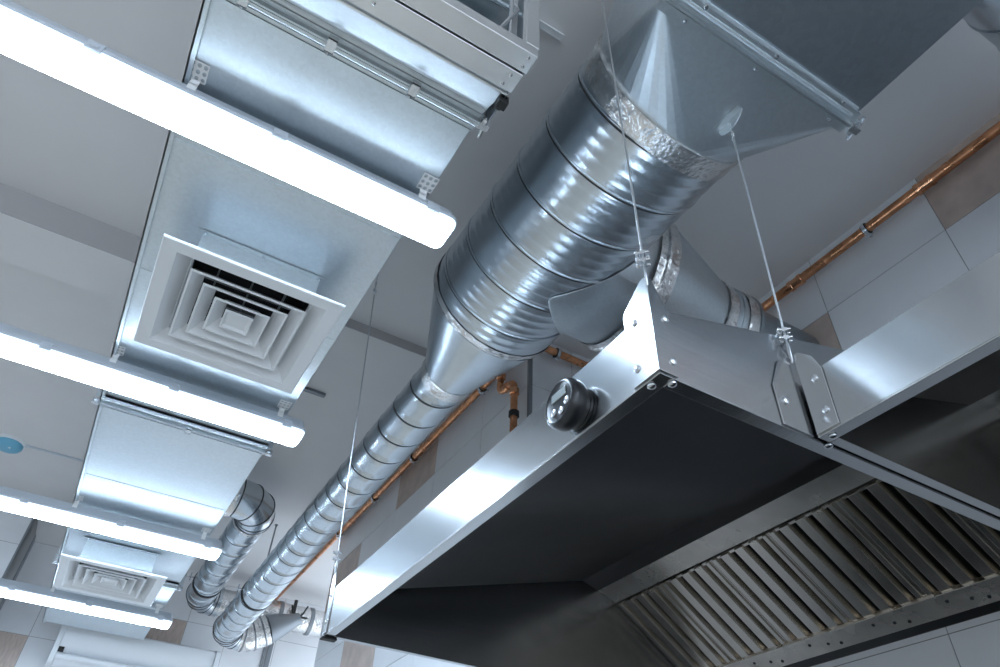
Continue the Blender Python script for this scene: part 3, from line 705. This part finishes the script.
cable('steel cable from the bracket between the hoods up to the steel transition', (1.143, .728, 1.016), (1.117, .678, PZ0 - .030), True)
cable('thin steel cable from the far corner of the first hood to the ceiling', (HX - .003, HY1 - .002, 1.040), (.633, 2.487, 2.47), True)
m = MB(); m.cyl((.633, 2.487, 2.475), (.63, 2.487, ZC), .004, 8); m.rev([(0, .012), (.006, .012)], (.63, 2.487, ZC - .006), (0, 0, 1), 12)
tag(m.build('ceiling_hook', ZINC, None, (.63, 2.487, ZC)), 'small ceiling hook above the far hood cable, beside the flat duct', 'hook')

# ------------------------------------------------------------------ copper pipes
PR = .0225
base = (2.5, .4, 2.605)
t = thing('copper_pipe', 'long copper pipe along the right wall, round the chase and away', 'pipe', base)
zr = 2.600
def fillet(pts, r, n=5):
    out = [Vector(pts[0])]
    for k in range(1, len(pts) - 1):
        p = Vector(pts[k]); a = (Vector(pts[k - 1]) - p).normalized(); b_ = (Vector(pts[k + 1]) - p).normalized()
        A, B = p + a * r, p + b_ * r
        for j in range(n + 1):
            f = j / n; out.append((A * (1 - f) + p * f).lerp(p * (1 - f) + B * f, f))
    out.append(Vector(pts[-1])); return out
main = fillet([(2.5, -3.6, zr), (2.5, YP - .055, zr), (1.600, YP - .055, zr + .012), (1.600, 7.58, zr + .022)], .07)
m = MB(); m.tube(main, PR, 20); m.build('pipe', COPPER, t, base, smooth=50)
def coupling(c, d, r=PR, L=.085):
    c = Vector(c); d = Vector(d).normalized(); m = MB()
    m.rev([(-L / 2, r + .002), (-L / 2 + .003, r + .006), (-L / 2 + .02, r + .006), (-L / 2 + .023, r + .003), (L / 2 - .023, r + .003), (L / 2 - .02, r + .006), (L / 2 - .003, r + .006), (L / 2, r + .002)], c, d, 24)
    return m.build('pipe_fitting', COPPERF, t, base)
for c, d in (((2.5, .715, zr), (0, 1, 0)), ((2.5, 1.44, zr), (0, 1, 0)), ((2.5, -.9, zr), (0, 1, 0)), ((1.600, 2.86, zr + .01), (0, 1, 0)), ((1.600, 4.02, zr + .018), (0, 1, 0)), ((1.600, 5.4, zr + .02), (0, 1, 0))): coupling(c, d)
def clamp(c, d, wall):
    c, d, wall = Vector(c), Vector(d).normalized(), Vector(wall).normalized(); dn = Vector((0, 0, -1))
    m = MB(); m.rev([(-.012, PR + .001), (-.012, PR + .007), (.012, PR + .007), (.012, PR + .001)], c, d, 24, False, False); k = m.build('pipe_clamp', BLACKR, t, base)
    m = MB(); m.rev([(-.009, PR + .006), (-.009, PR + .009), (.009, PR + .009), (.009, PR + .006)], c, d, 24, False, False)
    e = c + (dn * .9 - wall * .1).normalized() * (PR + .012)
    m.obox(e, d * .009, wall * .012, dn * .009); m.cyl(e - wall * .018 + dn * .004, e + wall * .028 + dn * .004, .0045, 8); m.rev([(0, .008), (.007, .008)], e + wall * .018 + dn * .004, wall, 6)
    m.cyl(c + wall * (PR + .006), c + wall * .048, .006, 8); m.build('clamp_screw', ZINC, k, base)
for c, d, w in (((2.5, 1.02, zr), (0, 1, 0), (1, 0, 0)), ((2.5, 0.0, zr), (0, 1, 0), (1, 0, 0)), ((1.80, YP - .055, zr + .008), (1, 0, 0), (0, 1, 0)), ((1.600, 3.13, zr + .012), (0, 1, 0), (1, 0, 0)), ((1.600, 4.14, zr + .015), (0, 1, 0), (1, 0, 0)), ((1.600, 4.87, zr + .018), (0, 1, 0), (1, 0, 0)), ((1.600, 5.66, zr + .020), (0, 1, 0), (1, 0, 0))): clamp(c, d, w)
base = (1.600, 2.86, 2.5)
t2 = thing('copper_branch_pipe', 'copper branch pipe with an S bend dropping beside the chase corner', 'pipe', base)
br = fillet([(1.600, 2.885, zr), (1.600, 2.90, 2.43), (1.600, 2.73, 2.41), (1.600, 2.725, 2.0)], .055)
m = MB(); m.tube(br, PR * .92, 18); m.build('pipe', COPPER, t2, base, smooth=50)
for c, d in (((1.600, 2.888, 2.545), (0, .1, -1)), ((1.600, 2.815, 2.42), (0, 1, .05)), ((1.600, 2.727, 2.335), (0, 0, 1))):
    m = MB(); m.rev([(-.02, PR + .001), (-.018, PR + .005), (.018, PR + .005), (.02, PR + .001)], c, d, 20); m.build('pipe_fitting', COPPERF, t2, base)
m = MB(); m.rev([(-.016, PR + .007), (.016, PR + .007)], (1.600, 2.725, 2.18), (0, 0, 1), 20); m.build('pipe_clamp', BLACKR, t2, base)

# ------------------------------------------------------------------ small things on the ceiling and far wall
base = (-.98, 5.70, ZL)
t = thing('smoke_detector', 'pale blue smoke detector on the ceiling at the left edge', 'detector', base)
m = MB(); m.rev([(0, .105), (.016, .105), (.020, .098)], base, (0, 0, -1), 40); m.build('base_plate', WHITE, t, base)
m = MB(); m.rev([(.019, .095), (.04, .093), (.056, .082), (.064, .06), (.067, .03), (.068, .005)], base, (0, 0, -1), 40, True, True); m.build('cover', BLUE, t, base, smooth=50)
m = MB(); m.rev([(0, .008), (.005, .006)], (-.96, 5.66, ZL - .065), (0, 0, -1), 12); m.build('indicator', WHITE, t, base)
m = MB(); m.box(-.88, -.34, 5.672, 5.692, ZL - .014, ZL - .001)
tag(m.build('cable_trunking', PLASTIC, None, (-.6, 5.68, ZL), bevel=.003), 'thin cable trunking running from the smoke detector to the flat duct', 'cable cover')
m = MB(); m.box(.655, .80, 3.80, 3.825, ZL - .025, ZL - .001); m.box(.655, .80, 3.795, 3.80, ZL - .025, ZL - .018)
tag(m.build('mounting_rail', GREYM, None, (.72, 3.81, ZL)), 'short dark mounting rail on the ceiling beside the first diffuser', 'rail')
m = MB(); m.box(.40, .785, 1.035, 1.058, ZC - .02, ZC - .001); m.box(.40, .785, 1.03, 1.035, ZC - .024, ZC - .016)
tag(m.build('mounting_rail', WHITE, None, (.6, 1.05, ZC)), 'short bright mounting rail on the ceiling by the damper frame corner', 'rail')
m = MB(); m.cyl((1.105, 5.91, 2.165), (1.105, 5.91, ZL), .007, 8); m.rev([(0, .016), (.006, .016)], (1.105, 5.91, ZL - .006), (0, 0, 1), 10)
tag(m.build('hanger_rod', GREYM, None, (1.105, 5.91, 2.66)), 'dark threaded hanger rod dropping from the ceiling to the slim spiral duct', 'rod')
base = (.5, 7.5, 1.95)
t = thing('air_unit', 'long white wall-mounted air unit with open lower slot at bottom left', 'air conditioner', base)
ax0, ax1 = -.19, 1.19; yb = YF - .003
prof = [(yb, 1.66), (yb, 1.985), (yb - .16, 1.985), (yb - .205, 1.965), (yb - .215, 1.93), (yb - .205, 1.82), (yb - .17, 1.76), (yb - .10, 1.70)]
m = MB(); m.prism(prof, 'x', ax0 + .045, ax1 - .045); m.build('body', WHITE, t, base, bevel=.004)
for a, b_ in ((ax0, ax0 + .044), (ax1 - .044, ax1)):
    m = MB(); m.prism([(yb, 1.64), (yb, 1.992), (yb - .165, 1.992), (yb - .215, 1.97), (yb - .226, 1.93), (yb - .222, 1.70), (yb - .20, 1.655), (yb - .16, 1.64)], 'x', a, b_); m.build('end_cap', WHITE, t, base, bevel=.006)
m = MB(); m.cyl((ax0 + .046, yb - .185, 1.715), (ax1 - .046, yb - .185, 1.715), .026, 20); m.build('roller', WHITE, t, base)
m = MB(); m.cyl((ax0 + .046, yb - .165, 1.765), (ax0 + .09, yb - .165, 1.765), .03, 16); m.build('shaft_end', BLACKR, t, base)
for k in range(3):
    m = MB(); m.prism([(yb - .15 + .03 * k, 1.73 - .02 * k), (yb - .10 + .03 * k, 1.675 - .005 * k), (yb - .095 + .03 * k, 1.68 - .005 * k), (yb - .145 + .03 * k, 1.735 - .02 * k)], 'x', ax0 + .05, ax1 - .05); m.build('louvre', WHITE, t, base)

# ------------------------------------------------------------------ lift the whole place to the floor
for o in list(sc.objects):
    if o.parent is None: o.location.z += Z0

# ------------------------------------------------------------------ world, camera, colour
w = bpy.data.worlds.new('World'); sc.world = w; w.use_nodes = True
w.node_tree.nodes['Background'].inputs['Color'].default_value = (.74, .86, 1, 1)
w.node_tree.nodes['Background'].inputs['Strength'].default_value = 1.7
cd = bpy.data.cameras.new('camera'); co = bpy.data.objects.new('camera', cd); COL.objects.link(co)
F = 694.6584014460175
cd.sensor_fit = 'HORIZONTAL'; cd.sensor_width = 36; cd.lens = 36 * F / 1000; cd.clip_start = .02
Rm = Matrix(((0.86091157, -0.35880846, -0.3606768), (-0.50737884, -0.55342983, -0.66051657), (0.03738963, 0.75164613, -0.65850596)))
co.matrix_world = Matrix.Translation((0, 0, Z0)) @ Rm.to_4x4()
sc.camera = co
sc.view_settings.view_transform = 'Standard'; sc.view_settings.look = 'None'
sc.view_settings.gamma = 1; sc.view_settings.use_curve_mapping = False
sc.view_settings.exposure = 0.8
sc.cycles.use_denoising = True
sc.cycles.max_bounces = 8; sc.cycles.diffuse_bounces = 5; sc.cycles.glossy_bounces = 6
sc.cycles.sample_clamp_indirect = 6
